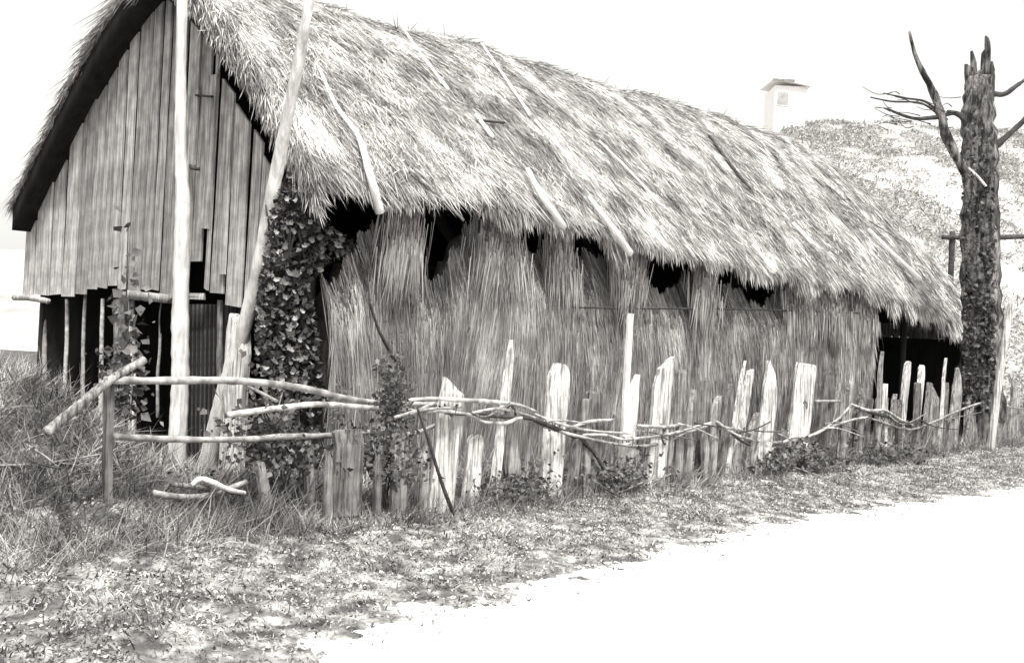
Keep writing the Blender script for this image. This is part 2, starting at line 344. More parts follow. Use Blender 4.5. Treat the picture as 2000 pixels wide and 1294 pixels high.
# --- fringe at the eave: tufts of uneven length, gaps between
n = 56000; s = RNG.uniform(SV, SEND-.1, n)
hol = hole(s); s = s[RNG.uniform(size=n) > .6*hol]; n = len(s); hol = hole(s); tl = (1-.6*np.minimum(hol, 1.2))*np.clip(.8+.8*np.interp(s, *(lambda a: (a, RNG.uniform(-1, 1, len(a))))(np.linspace(SV, SEND, 70)))+.2*lnv(s, 0, 9), .15, 1.5)
t = TE+RNG.uniform(-.0, .22, n); p = Wv(s, t, roofz(s, t)-RNG.uniform(0, .2, n))
dd = nrm(-UP*1.0+AXN*RNG.uniform(.05, .5, n)[:, None]+AXU*(RNG.normal(size=n)*.1+.22*lnv(s, 1, 2.3))[:, None])
strands('eave_fringe', p, dd, RNG.uniform(.08, .34, n)*tl, RNG.uniform(.007, .015, n)*(1+.04*np.maximum(s, 0)), -UP*RNG.uniform(0, .06, n)[:, None],
        RNG.uniform(.5, 1.3, n), M_straw, roof)
# --- verge straw round the gable edge (both slopes) and the hip end
n = 14000; t = RNG.uniform(TE, TB, n); t = t[(t < TR) | (RNG.uniform(size=n) < .4)]; n = len(t); thick = RNG.uniform(0, 1, n)*np.where(t < TR, .75, .2)
nn = roofn(np.full(n, 0.), t); dn = nrm(-UP+nn*(nn@UP)[:, None])
p = Wv(SV+RNG.uniform(-.03, .05, n), t, roofz(np.full(n, 0.), t)-thick*TH*.95)
near = (t < TR)
d = nrm(dn*RNG.uniform(.6, 1, n)[:, None]-AXU*RNG.uniform(-.05, .35, n)[:, None]+RNG.normal(size=(n, 3))*.12)
strands('verge_straw', p, d, RNG.uniform(.12, .30, n)*np.where(t < TR, 1, .6), RNG.uniform(.007, .013, n), -UP*RNG.uniform(0, .05, n)[:, None], RNG.uniform(.35, 1.15, n), M_straw, roof)
n = 9000; t = RNG.uniform(TE, TB, n); p = Wv(SEND-RNG.uniform(0, .2, n), t, roofz(np.full(n, SEND-.1), t)-RNG.uniform(-.02, .12, n))
strands('hip_fringe', p, nrm(-UP+AXU*RNG.uniform(0, .5, n)[:, None]+RNG.normal(size=(n, 3))*.15), RNG.uniform(.15, .5, n), RNG.uniform(.012, .022, n),
        np.zeros((n, 3)), RNG.uniform(.5, 1.3, n), M_straw, roof)
# loose stalks standing up along the ridge
n = 900; s = RNG.uniform(SV, SHIP, n); t = TR+RNG.uniform(-.3, .2, n); p = Wv(s, t, roofz(s, t))
strands('ridge_stalks', p, nrm(RNG.normal(size=(n, 3))*[.8, .8, .3]+UP*.5), RNG.uniform(.08, .3, n), RNG.uniform(.008, .014, n), np.zeros((n, 3)), RNG.uniform(.5, 1, n), M_straw, roof)

# --- thatch weight poles lying down the slope
def on_roof(px, py, lift=.12):
    lo, hi = 6., 40.
    r = ray(px, py); ds = np.linspace(7, 34, 900); pts = np.array((0, 0, EYE))+r*ds[:, None]
    s = (pts[:, :2]-A)@U; t = (pts[:, :2]-A)@V
    below = (pts[:, 2] < roofz(s, t)+lift) & (t > TE-.1) & (t < TB) & (s > SV-.1) & (s < SEND+.2)
    i = np.argmax(below)
    if not below[i]: return None
    return pts[i]
poles = [([(622, 130), (655, 205), (700, 268), (722, 340), (742, 415)], (.012, .035), M_polep),
         ([(780, 45), (825, 110), (875, 175)], (.012, .018), M_polep), ([(940, 85), (985, 150), (1035, 225)], (.012, .016), M_polep),
         ([(1030, 330), (1060, 385), (1100, 443)], (.02, .038), M_polep), ([(1150, 385), (1185, 430), (1230, 495)], (.015, .04), M_polep),
         ([(930, 225), (962, 268)], (.02, .02), M_polep), ([(1045, 235), (1080, 275), (1115, 310)], (.015, .02), M_polep),
         ([(1385, 265), (1425, 320), (1465, 370)], (.02, .025), M_darktwig), ([(1470, 478), (1512, 532)], (.02, .035), M_polep),
         ([(1548, 435), (1586, 476)], (.02, .035), M_polep), ([(1695, 448), (1745, 498), (1795, 545)], (.03, .05), M_polep),
         ([(1170, 275), (1240, 345), (1290, 400)], (.012, .016), M_polep), ([(1255, 165), (1300, 195)], (.03, .03), M_darktwig),
         ([(800, 330), (850, 375), (905, 430)], (.01, .012), M_withy), ([(1640, 395), (1760, 470), (1850, 520)], (.012, .016), M_withy),
         ([(1420, 200), (1530, 270), (1650, 390)], (.03, .025), M_withy), ([(935, 235), (985, 240)], (.012, .012), M_darktwig)]
for pts, rr, mm in poles:
    w3 = [on_roof(x, y) for x, y in pts]; w3 = [q for q in w3 if q is not None]
    if len(w3) > 1: tube('thatch_pole', w3, tuple(q*1.25 for q in rr), mm, barn, sides=7)

# --- side wall: thick straw cladding, bulging, with hollows under the eave
SW0, SW1 = .28, ST(FP(1688, 700, .1))[0]
gap_s = np.linspace(-1, 20, 64); gap_v = RNG.uniform(-1, 1, 64)
def wtop(s): return np.interp(s, es, ez)-.26+.04*np.interp(s, gap_s, gap_v)-.36*hole(s)+.04*np.sin(s*17)+.03*np.sin(s*41)
def woff(s, z):
    tp = wtop(s); h = np.clip(z/tp, 0, 1.1)
    return .05+.16*np.sin(np.clip(h, 0, 1)*math.pi*.8)+.05*lnv(s, z, 1.7)-.16*np.clip((h-.82)/.18, 0, 1)**1.5
sg = np.linspace(SW0, SW1, 170); hg = np.linspace(0, 1, 26); S_, H_ = np.meshgrid(sg, hg, indexing='ij')
Z_ = H_*wtop(S_)-.05; O_ = woff(S_, Z_)
vf = Wv(S_, -O_, Z_).reshape(-1, 3); vb = Wv(S_, O_*0+.18, Z_).reshape(-1, 3); nh = len(hg); K = len(vf)
f = []
for i in range(len(sg)-1):
    for j in range(nh-1):
        a = i*nh+j; f.append((a, a+nh, a+nh+1, a+1)); f.append((K+a, K+a+1, K+a+nh+1, K+a+nh))
    a = i*nh+nh-1; f.append((a, a+nh, K+a+nh, K+a))
for j in range(nh-1):
    f.append((j, j+1, K+j+1, K+j)); a = (len(sg)-1)*nh+j; f.append((a, K+a, K+a+1, a+1))
wall = obj('straw_wall', np.concatenate([vf, vb]), f, M_thatch, barn, smooth=True)
n = 150000; s = RNG.uniform(SW0-.1, SW1+.1, n); z = RNG.uniform(.1, 1.04, n)*wtop(s); L = RNG.uniform(.2, .7, n)
sw = .16*lnv(s, z, 1.2)+.10*lnv(s+3, z*.4, 4.)
p = Wv(s, -woff(s, z)-RNG.uniform(-.02, .03, n)-.02*lnv(s*3, 0, 3.3), z)
zb = np.maximum(z-L, 0); dW = Wv(s, -woff(s, zb), zb)-Wv(s, -woff(s, z), z)
d = nrm(nrm(dW)+AXU*(RNG.normal(size=n)*.055+sw)[:, None]+AXN*RNG.uniform(-.01, .05, n)[:, None])
tn = RNG.uniform(.5, 1.3, n)*(1+.25*lnv(s*2.3, z*.3, 4.5)+.15*lnv(s, z, 13))
strands('wall_stems', p, d, L, RNG.uniform(.004, .011, n)*(1+.05*s), RNG.normal(size=(n, 3))*.02, tn, M_wstraw, wall)
# a few thick hanks that run up from the wall into the eave
n_h = 44; P_, D_, L_, W_, S3, T_ = [], [], [], [], [], []
for k in range(n_h):
    s0 = random.uniform(SW0+.3, SW1-.2) if k > 3 else (1.02, 1.05, 2.45, 3.3)[k]
    zt = float(np.interp(s0, es, ez))-.02; n = 500; wdh = random.uniform(.07, .2); ln = random.uniform(-.25, .25)
    if hole(s0) > .55 and k > 3: continue
    ss = s0+RNG.normal(size=n)*wdh; hz = RNG.uniform(-.9, .0, n)
    P_.append(Wv(ss+ln*hz, -.02-.16*np.clip(-hz, 0, 1)-RNG.uniform(0, .08, n)-.12, zt+hz*.7)); D_.append(nrm(-UP+AXU*(-ln+RNG.normal(size=n)*.07)[:, None]+AXN*RNG.uniform(-.05, .1, n)[:, None]))
    L_.append(RNG.uniform(.25, .6, n)); W_.append(RNG.uniform(.006, .013, n)*(1+.04*s0)); S3.append(np.zeros((n, 3))); T_.append(RNG.uniform(.6, 1.3, n))
strands('straw_hanks', *[np.concatenate(x) for x in (P_, D_, L_, W_, S3, T_)], M_wstraw, wall)
# dark horizontal lath pressed on the wall + a loose stick
tube('wall_binder', [FP(x, y, .3) for x, y in ((1120, 600), (1250, 602), (1400, 603), (1530, 606), (1690, 612))], .012, M_darktwig, barn)
tube('loose_stick', [FP(x, y, .34) for x, y in ((722, 590), (738, 640), (752, 668), (772, 705))], (.012, .02), M_darktwig, barn)

# --- shell that keeps the inside dark
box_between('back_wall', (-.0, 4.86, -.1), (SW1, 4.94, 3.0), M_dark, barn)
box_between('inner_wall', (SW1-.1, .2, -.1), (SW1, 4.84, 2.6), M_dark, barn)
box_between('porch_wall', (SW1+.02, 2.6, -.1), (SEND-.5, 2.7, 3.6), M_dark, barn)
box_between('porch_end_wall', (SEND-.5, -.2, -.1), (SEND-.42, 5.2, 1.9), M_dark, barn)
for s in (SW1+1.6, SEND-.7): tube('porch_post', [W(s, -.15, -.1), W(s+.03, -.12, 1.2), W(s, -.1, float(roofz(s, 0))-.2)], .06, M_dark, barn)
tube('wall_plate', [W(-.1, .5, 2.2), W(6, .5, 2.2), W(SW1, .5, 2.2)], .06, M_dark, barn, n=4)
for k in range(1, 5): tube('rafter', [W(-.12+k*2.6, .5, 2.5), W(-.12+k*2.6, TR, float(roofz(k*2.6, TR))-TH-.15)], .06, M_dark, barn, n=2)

# --- gable boards, one by one (edges in the photograph's gable plane)
def plank(x0, x1, yb, off=.0, yt=None, material=M_plank, lean=0.0, name='plank', label=None, drop=0):
    pl, pr = GP(x0, yb, off), GP(x1, yb, off); tl_, tr_ = ST(pl)[1], ST(pr)[1]
    if tl_ < tr_: tl_, tr_ = tr_, tl_
    tl_ -= .024; tr_ += .024
    zb = GP((x0+x1)/2, yb, off)[2]
    v = []; hs = []
    for (t_, dx) in ((tl_, -1), (tr_, 1)):
        zt = float(roofz(0, min(max(t_+lean, TE), TB)))-.2-drop if yt is None else GP((x0+x1)/2, yt, off)[2]
        hs.append(zt)
    th = .022; segs = 5; wob = random.uniform(-.004, .004)
    for k in range(segs+1):
        h = k/segs
        for t_, zt, sg_ in ((tl_, hs[0], 1), (tr_, hs[1], -1)):
            zz = zb+(zt-zb)*h+(random.uniform(-.012, .012) if k == 0 else 0)
            tt = t_+lean*h+random.uniform(-.003, .003)
            cup = random.uniform(-.003, .006)
            for o_ in (off+th+cup, off): v.append(W(-o_, tt, zz))
    f = []
    for k in range(segs):
        a = k*4; f += [(a, a+2, a+6, a+4), (a+1, a+5, a+7, a+3), (a, a+4, a+5, a+1), (a+2, a+3, a+7, a+6)]
    f += [(0, 1, 3, 2), (segs*4, segs*4+2, segs*4+3, segs*4+1)]
    o = obj(name, v, f, material, barn)
    if label: o['label'] = label
    return o
ed = [46, 68, 97, 122, 148, 172, 192, 212, 231, 250, 277, 296, 313, 345, 370]
yb = [576, 578, 576, 580, 573, 566, 562, 560, 569, 570, 566, 565, 583, 590]
for k in range(len(ed)-1):
    plank(ed[k], ed[k+1], yb[k]+random.uniform(-2, 2), off=random.choice((.0, .01, .03))+.003*(k % 2), lean=random.uniform(-.015, .01))
ed2 = [(369, 398, 512, 0), (400, 411, 565, .004), (411, 441, 572, .0), (441, 476, 598, .006), (476, 500, 600, .001), (500, 520, 560, .008), (520, 545, 480, .0), (545, 566, 430, .006), (566, 590, 420, 0)]
for a, b, y, o_ in ed2: plank(a, b, y, off=o_, lean=random.uniform(-.03, .01), drop=.2 if a < 405 else random.uniform(.45, .75))
for a, b, y, o_, yt in [(393, 413, 446, .03, 150), (430, 444, 536, .033, 230), (366, 386, 325, .03, 180)]:
    plank(a, b, y, off=o_, yt=yt, material=M_plank, name='cover_board')
plank(366, 404, 583, off=.0, yt=572); tube('sill_log', [GP(x, y, .04) for x, y in ((236, 574), (280, 578), (330, 584))], (.05, .05), M_plank, barn)
tube('sill_log', [GP(x, y, .06) for x, y in ((28, 581), (60, 582), (94, 588))], (.035, .035), M_plank, barn)
tube('peg', [GP(372, 322, .03), GP(374, 328, .1), GP(388, 330, .14)], .018, M_darktwig, barn)
tube('peg', [GP(378, 186, .03), GP(395, 187, .08), GP(415, 189, .1)], .012, M_darktwig, barn)
# laths of the open lower part
for (x0, y0, x1, y1, r, mm) in [(86, 597, 88, 790, .032, M_withy), (131, 598, 124, 810, .026, M_withy), (167, 590, 162, 850, .024, M_withy), (201, 597, 196, 850, .026, M_withy),
                                (257, 600, 258, 900, .045, M_stake), (313, 665, 308, 815, .018, M_withy), (316, 600, 312, 660, .01, M_grey),
                                (430, 600, 436, 850, .035, M_grey)]:
    q0, q1 = GP(x0, y0-14, -.04), GP(x1, y1, -.04); q1[2] = min(q1[2], .35 if y1 > 820 else q1[2])
    mid = (q0+q1)/2+AXV*random.uniform(-.03, .03); tube('lath', [q0, (q0+mid)/2+AXV*random.uniform(-.02, .02), mid, q1], (r*.8, r), mm, barn, n=4)
tube('gable_post', [GP(238, 585, -.12), GP(240, 960, -.12)], (.09, .1), M_grey, barn)
tube('corner_post', [W(0.1, .1, -.1), W(.1, .1, 2.6)], (.09, .09), M_dark, barn)
# dark wattle panel right of the first pole
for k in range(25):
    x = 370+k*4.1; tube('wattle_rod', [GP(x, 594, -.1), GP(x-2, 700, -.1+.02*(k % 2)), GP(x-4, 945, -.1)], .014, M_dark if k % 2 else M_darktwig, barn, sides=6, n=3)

# ------------------------------------------------------------------ leaning poles and the posts of the gable yard
def lone_tube(name, label, cat, pts, r, mm, group=None, n=8, jit=.05, knob=.06, sides=12):
    v, f = tube_data(smooth_path(pts, n), r, sides, jit, knob); b = min(pts, key=lambda q: q[2])
    return obj(name, v, f, mm, None, smooth=True, org=np.array(b, float), label=label, cat=cat, group=group)
def pole_pts(l, d0, d1):
    y0, y1 = l[0][1], l[-1][1]; return [P(x, y, d0+(d1-d0)*(y-y0)/(y1-y0)) for x, y in l]
lone_tube('pole', 'thick upright white peeled pole in front of the gable boards', 'pole', pole_pts([(360, -120), (356, 0), (353, 150), (353, 300), (357, 400), (354, 520), (352, 640), (352, 740), (347, 860), (342, 960)], 10.55, 10.6),
          (.035, .048, .05, .055, .068, .078, .08, .085, .085, .085), M_pale)
lone_tube('pole', 'slanting white pole leaning right against the thatch beside the ivy', 'pole', pole_pts([(612, -60), (601, 20), (583, 120), (558, 245), (530, 390), (500, 550), (470, 660), (437, 770), (413, 870), (394, 950)], 9.15, 10.4),
          (.04, .043, .047, .05, .06, .064, .07, .075, .08, .08), M_pale)
b_ = GP(452, 950, .45); b_[2] = .0
v, f = stake_data(b_, GP(470, 622, .42), .27, .14, AXV, 'slant')
obj('post', v, f, M_stake, label='short broad split post beside the foot of the slanting pole', cat='post')

# ------------------------------------------------------------------ stake fence
OF = 1.63
fence = thing('stake_fence', 'rough fence of split stakes bound with twisted withies along the verge', 'fence', W(4, -OF, 0))
ST_ = [(886, 748, 858, 1012, 46, 'slant', 1), (929, 848, 918, 978, 30, 'round', 1), (1001, 665, 962, 972, 19, 'point', 1), (992, 812, 1000, 935, 30, 'flat', 0), (1037, 830, 1026, 945, 10, 'point', 0),
       (1094, 710, 1074, 965, 40, 'round', 1), (1166, 765, 1150, 945, 38, 'flat', 0), (1232, 612, 1214, 900, 13, 'flat', 2), (1236, 730, 1220, 935, 28, 'point', 2), (1298, 703, 1278, 945, 40, 'slant', 1),
       (1330, 722, 1322, 935, 22, 'flat', 0), (1352, 760, 1342, 930, 18, 'point', 0), (1378, 742, 1366, 925, 22, 'flat', 0), (1400, 775, 1388, 925, 20, 'slant', 0), (1424, 748, 1408, 915, 14, 'point', 0), (1453, 703, 1424, 905, 10, 'point', 1),
       (1464, 722, 1438, 905, 18, 'slant', 1), (1510, 706, 1486, 915, 34, 'point', 1), (1575, 710, 1556, 890, 46, 'flat', 1), (1622, 728, 1602, 880, 28, 'flat', 0), (1655, 748, 1640, 880, 14, 'point', 0),
       (1684, 780, 1676, 872, 22, 'point', 0), (1721, 686, 1713, 870, 12, 'point', 0), (1722, 750, 1720, 880, 30, 'point', 1), (1774, 706, 1754, 880, 20, 'round', 1), (1801, 714, 1782, 880, 18, 'round', 1), (1846, 698, 1834, 880, 9, 'point', 1),
       (1830, 768, 1815, 885, 38, 'slant', 0), (1874, 720, 1856, 885, 26, 'point', 0), (1906, 752, 1892, 890, 42, 'slant', 0), (1938, 790, 1926, 885, 18, 'point', 0),
       (679, 838, 678, 975, 50, 'flat', 0), (784, 845, 776, 985, 26, 'round', 0), (825, 870, 822, 985, 24, 'point', 0), (738, 870, 736, 985, 16, 'point', 0), (645, 880, 640, 1000, 18, 'point', 0), (1985, 740, 1975, 900, 30, 'point', 0), (2020, 760, 2010, 905, 34, 'flat', 0)]
for k in range(16):
    x = 1592+k*24+random.uniform(-8, 8); ST_.append((x+random.uniform(2, 22), random.uniform(745, 810), x, 884, random.uniform(10, 22), random.choice(('point', 'slant', 'flat')), 0))
for k in range(12):
    x = 1110+k*38+random.uniform(-8, 8); ST_.append((x+random.uniform(0, 16), random.uniform(770, 850), x, 940-k*3, random.uniform(10, 22), random.choice(('point', 'slant', 'flat')), 0))
for (x1, y1, x0, y0, wpx, shp, tn) in ST_:
    o_ = OF+random.uniform(-.05, .05)
    b = FP(x0, y0, o_); tp = FP(x1, y1, o_+random.uniform(-.06, .02)); dep = b[1]
    wd = wpx*dep/F*1.25; b = b+(b-tp)/np.linalg.norm(b-tp)*.12
    ang = random.uniform(-.3, .5); ax = AXU*math.cos(ang)+AXN*math.sin(ang)
    if wpx < 25: ax = AXU
    v, f = stake_data(b, tp, wd, max(.025, min(.07, wd*.5)), nrm(AXU*.75+np.array((1, 0, 0))*.25) if wpx >= 25 else ax, shp)
    obj('stake', v, f, (M_grey, M_stake, M_pale)[tn], fence)
WI = [([(800, 781), (843, 778), (900, 781), (966, 785), (1013, 791), (1046, 803)], .02, M_withy), ([(800, 808), (820, 800), (850, 785)], .018, M_withy),
      ([(820, 804), (866, 803), (916, 809), (943, 823), (986, 826), (1013, 816), (1033, 819), (1066, 833), (1099, 843), (1119, 849), (1165, 859), (1199, 866), (1232, 866)], .017, M_withy),
      ([(923, 806), (966, 798), (1006, 803), (1046, 816)], .015, M_withy), ([(1020, 808), (1060, 826), (1092, 839), (1126, 853), (1152, 873), (1172, 902), (1184, 930)], .024, M_darktwig),
      ([(870, 806), (960, 812), (1040, 818), (1110, 845)], .016, M_darktwig), ([(1112, 836), (1152, 823), (1199, 819)], .017, M_withy), ([(1245, 831), (1298, 833), (1332, 829)], .02, M_withy),
      ([(1132, 849), (1182, 849), (1219, 858), (1265, 853), (1298, 849), (1332, 841), (1365, 831), (1398, 823)], .016, M_withy), ([(1199, 866), (1249, 871), (1298, 863), (1338, 846), (1398, 826)], .019, M_withy),
      ([(1400, 823), (1418, 835), (1446, 839), (1471, 848)], .019, M_withy), ([(1418, 835), (1443, 857), (1465, 869)], .018, M_darktwig), ([(1398, 824), (1440, 850), (1490, 862), (1530, 863), (1548, 854), (1579, 852), (1616, 835), (1663, 820), (1694, 814)], .021, M_withy),
      ([(1592, 783), (1641, 783)], .02, M_withy), ([(1663, 789), (1697, 801), (1728, 801), (1755, 817), (1786, 831)], .021, M_withy), ([(1672, 795), (1709, 808), (1746, 817), (1786, 839)], .02, M_darktwig),
      ([(1694, 814), (1740, 830), (1780, 838), (1827, 822), (1864, 805), (1919, 786), (1956, 792), (2010, 800)], .02, M_withy), ([(1515, 868), (1500, 885), (1480, 898)], .02, M_withy), ([(1600, 845), (1640, 815), (1663, 789)], .018, M_withy),
      ([(1310, 925), (1280, 938), (1250, 950)], .015, M_withy), ([(770, 815), (830, 800), (900, 795)], .016, M_withy), ([(1040, 806), (1090, 826), (1150, 840), (1230, 846)], .014, M_withy)]
for pts, r, mm in WI:
    ph = random.uniform(0, 6)
    tube('withy', [FP(x, y, OF+.07+.03*math.sin(ph+x*.05)) for x, y in pts], (r*.8, r, r*.7), mm, fence, sides=7, knob=.12, n=5)
for k in range(16):                                       # loose ends and thin binding twigs in the tangle
    x = random.uniform(830, 1880); y = np.interp(x, [820, 1050, 1230, 1400, 1530, 1690, 1780, 1920], [800, 812, 850, 826, 860, 808, 832, 788])
    tube('withy', [FP(x, y+random.uniform(-12, 10), OF+.1), FP(x+30, y+random.uniform(-8, 8), OF+.14), FP(x+random.uniform(50, 90), y+random.uniform(-25, 25), OF+.08)], (.012, .006), random.choice((M_withy, M_darktwig, M_grey)), fence, sides=6, n=4)
for x, y in [(880, 800), (996, 800), (1082, 832), (1226, 862), (1290, 858), (1290, 832), (1445, 842), (1560, 856), (1568, 790), (1722, 812), (1766, 826), (1892, 796)]:
    c_ = FP(x, y, OF+.04); tube('binding', [c_+AXU*.05*math.cos(a_)+AXN*.055*math.sin(a_)+UP*(.05*math.sin(a_*2+x)) for a_ in [q_*math.pi/4 for q_ in range(9)]], .007, M_darktwig, fence, sides=5, n=2)
tube('prop_stick', [FP(x, y, OF+.22) for x, y in ((815, 795), (838, 862), (862, 940), (893, 1022))], (.01, .018), M_darktwig, fence)
# right pale post at the end
lone_tube('pole', 'tall pale thin pole at the far right end of the stake fence', 'pole', [P(1976, 590, 17), P(1964, 660, 17), P(1950, 750, 17), P(1934, 880, 17)], (.045, .055, .06), M_stake)

# ------------------------------------------------------------------ pole rails in front of the gable
rail = thing('rail_fence', 'makeshift fence of long crooked rails crossing before the gable', 'fence', FP(430, 1040, 1.45))
def RP(x, y): return FP(x, y, 1.45+.0)
for pts, r, mm in [([(205, 742), (300, 743), (420, 742), (500, 746), (590, 757), (660, 774), (720, 784), (800, 788), (860, 789)], (.024, .027, .024, .018), M_withy),
                   ([(445, 810), (500, 802), (560, 795), (620, 789), (700, 794), (780, 800), (830, 806)], (.022, .024, .018), M_withy),
                   ([(222, 851), (300, 856), (380, 858), (480, 857), (560, 852), (640, 850), (720, 843), (800, 847), (850, 830)], (.022, .024, .016), M_withy),
                   ([(300, 962), (350, 970), (400, 968), (450, 952), (482, 940)], (.022, .024, .018), M_withy), ([(482, 752), (540, 783)], (.012, .012), M_withy), ([(335, 945), (420, 955), (470, 962)], (.02, .02), M_grey)]:
    tube('rail', [RP(x, y) for x, y in pts], r, mm, rail, sides=9, knob=.1)
for (x0, y0, x1, y1, wd) in [(224, 738, 222, 1000, .045), (515, 905, 540, 1050, .1), (612, 870, 618, 1000, .08)]:
    tp, b = RP(x0, y0)-AXN*.08, RP(x1, y1)-AXN*.08
    v, f = stake_data(b, tp, wd, .08, AXU, 'flat'); obj('rail_post', v, f, M_grey, rail)
lone_tube('stick', 'short dark thick stick slanting up over the rail end at left', 'stick', [FP(x, y, 1.62) for x, y in ((90, 845), (150, 796), (215, 742), (283, 702))], (.034, .03, .026), M_grey, sides=9)
lone_tube('branch', 'forked bleached branch lying on the weeds at the foot of the slanting pole', 'branch', [RP(372, 950), RP(395, 935), RP(430, 952)+AXN*.1, RP(478, 962)], (.016, .022, .015), M_pale, sides=8)

# ------------------------------------------------------------------ ivy at the barn corner
ivy = thing('ivy', 'dense climbing ivy covering the barn corner between boards and straw', 'ivy', W(0, -.2, 0))
LM = bpy.data.meshes.new('leaf')
lv = [(0, -.5, 0), (.42, -.32, .08), (.33, .0, .05), (.5, .25, .1), (.12, .28, .04), (0, .62, -.02), (-.12, .28, .04), (-.5, .25, .1), (-.33, 0, .05), (-.42, -.32, .08), (0, -.05, 0)]
LM.from_pydata([tuple(.068*c for c in q) for q in lv], [], [(10, 0, 1, 2), (10, 2, 3, 4), (10, 4, 5), (10, 5, 6), (10, 6, 7, 8), (10, 8, 9, 0)])
LM.materials.append(M_leaf); at = LM.attributes.new('tone', 'FLOAT', 'POINT'); at.data.foreach_set('value', [1.3]*len(lv))
band = [(335, 552, 568), (400, 535, 590), (440, 522, 640), (470, 515, 695), (490, 515, 690), (520, 512, 630), (560, 505, 600), (600, 500, 612), (650, 500, 620), (700, 500, 628), (740, 520, 630), (800, 490, 640), (860, 480, 640), (900, 480, 650)]
bys = [b[0] for b in band]
def ivy_pt(spread):
    y = random.triangular(335, 880, 560); lo = np.interp(y, bys, [b[1] for b in band]); hi = np.interp(y, bys, [b[2] for b in band])
    x = random.uniform(lo, hi); q = FP(x, y, .28-random.uniform(0, spread)); return q
for k in range(300):
    q = ivy_pt(.18); o = place(bpy.data.objects.new('leaf', LM), q, ivy)
    o.rotation_euler = (math.radians(random.uniform(25, 95)), random.uniform(-.5, .5), _a*0+random.uniform(-.6, 1.4)); s = random.uniform(.65, 1.25); o.scale = (s, s, s)
n = 4200; q = np.array([ivy_pt(.55) for _ in range(n)])
leaves('leaf_mass', q, RNG.uniform(.03, .075, n), RNG.uniform(.1, 1.0, n), M_leaf, ivy)
for k in range(9):
    x = random.uniform(530, 600); tube('stem', [FP(x, 900, .1), FP(x+random.uniform(-20, 20), 700, .12), FP(x+random.uniform(-25, 20), 540, .12), FP(x+random.uniform(-20, 10), 400, .15)], (.02, .008), M_darktwig, ivy, sides=6)
def clump(name, label, cat, px, py, off, rx, rz, n, size, tn=(.4, 1.4), ry=.25, stems=8, h0=0):
    c = FP(px, py, off); g0 = gz(c[0], c[1]); th_ = thing(name, label, cat, (c[0], c[1], g0))
    pts = []
    for k in range(n):
        a = np.array([random.gauss(0, .62), random.gauss(0, .6), abs(random.gauss(0, .75))-.55])
        q = c+AXU*a[0]*rx+AXN*a[1]*ry+UP*a[2]*rz
        if LN(q[0]*5+px, q[2]*6, 1.5) > -.35 and q[2] > g0: pts.append(q)
    pts = np.array(pts); m_ = len(pts)
    leaves('foliage', pts, RNG.uniform(size[0]*.5, size[1]*1.1, m_), RNG.uniform(*tn, m_), M_leaf2, th_)
    for k in range(stems):
        e = pts[random.randrange(m_)]; b = np.array((c[0]+random.uniform(-rx, rx)*.4, c[1]+random.uniform(-.1, .1), g0-.02))
        tube('stem', [b, (b+e)/2+AXU*random.uniform(-.06, .06), e], (.009, .004), M_withy if k % 2 else M_darktwig, th_, sides=5, n=3)
    return th_
clump('ivy', 'dark ivy wound round the slim gable post behind the rails', 'ivy', 240, 720, .0, .16, .72, 420, (.05, .09), ry=.1, stems=3)
clump('bramble', 'leafy bramble heaped under the rails right of the broad post', 'bramble', 560, 860, 1.25, .42, .38, 2400, (.03, .06), stems=16)
clump('bramble', 'dark leafy tangle in the hollow below the fallen branch', 'bramble', 430, 985, 1.2, .55, .2, 1600, (.025, .05), tn=(.2, 1.2), stems=14)
clump('creeper', 'thin climbing creeper rising to a tip above the long rail', 'creeper', 765, 775, 1.5, .13, .36, 520, (.03, .055), ry=.12, stems=6)
clump('bramble', 'creeper thicket hanging below the rails between two stakes', 'bramble', 755, 890, 1.5, .26, .34, 1200, (.03, .055), stems=12)
clump('bramble', 'small bramble in front of the stakes at the middle of the fence', 'bramble', 1010, 945, 1.75, .35, .16, 700, (.03, .05), stems=8)
clump('weed', 'low weeds at the foot of the fence right of the curved branch', 'weed', 1215, 925, 1.8, .5, .15, 900, (.03, .055), stems=10)
clump('weed', 'low dark weeds heaped under the broad flat topped stake', 'weed', 1560, 895, 1.85, .9, .16, 1400, (.04, .07), stems=12)
clump('weed', 'dark weeds before the pair of round topped stakes', 'weed', 1740, 890, 1.9, .8, .16, 1200, (.04, .07), stems=10)
clump('weed', 'leafy weeds growing on the grassy bank at the left edge', 'weed', 60, 940, 1.0, .7, .3, 600, (.02, .045), tn=(.8, 1.9), stems=12)

# ------------------------------------------------------------------ grass and litter
def grass(name, label, n, s0, s1, o0, o1, Lr, wr, tn, mm, lean=.45, filt=None, cat='grass', up=1., zf=gzv):
    s = RNG.uniform(s0, s1, n); o_ = RNG.uniform(o0, o1, n)
    x = A[0]+U[0]*s+N2[0]*o_; y = A[1]+U[1]*s+N2[1]*o_
    kp = (y > 3) & (np.abs(x/y) < .55)
    if filt is not None: kp &= filt(x, y, s, o_)
    x, y, s, o_ = x[kp], y[kp], s[kp], o_[kp]; n = len(x)
    p = np.stack([x, y, zf(x, y)-.005], 1); dr = np.stack([lnv(x, y, 2.2), lnv(y, x+4, 2.6), np.zeros(n)], 1)*.5
    d = nrm(UP*up+RNG.normal(size=(n, 3))*lean*np.array((1, 1, .25))+dr)
    hL = RNG.uniform(*Lr, n)*(1+.35*lnv(x, y, 2.7))
    return strands(name, p, d, hL, RNG.uniform(*wr, n), RNG.normal(size=(n, 3))*hL[:, None]*.25-UP*hL[:, None]*.25, RNG.uniform(*tn, n)*(1+.35*lnv(x, y, 4)+.3*lnv(x, y, 17)), mm,
                   label=label, cat=cat)
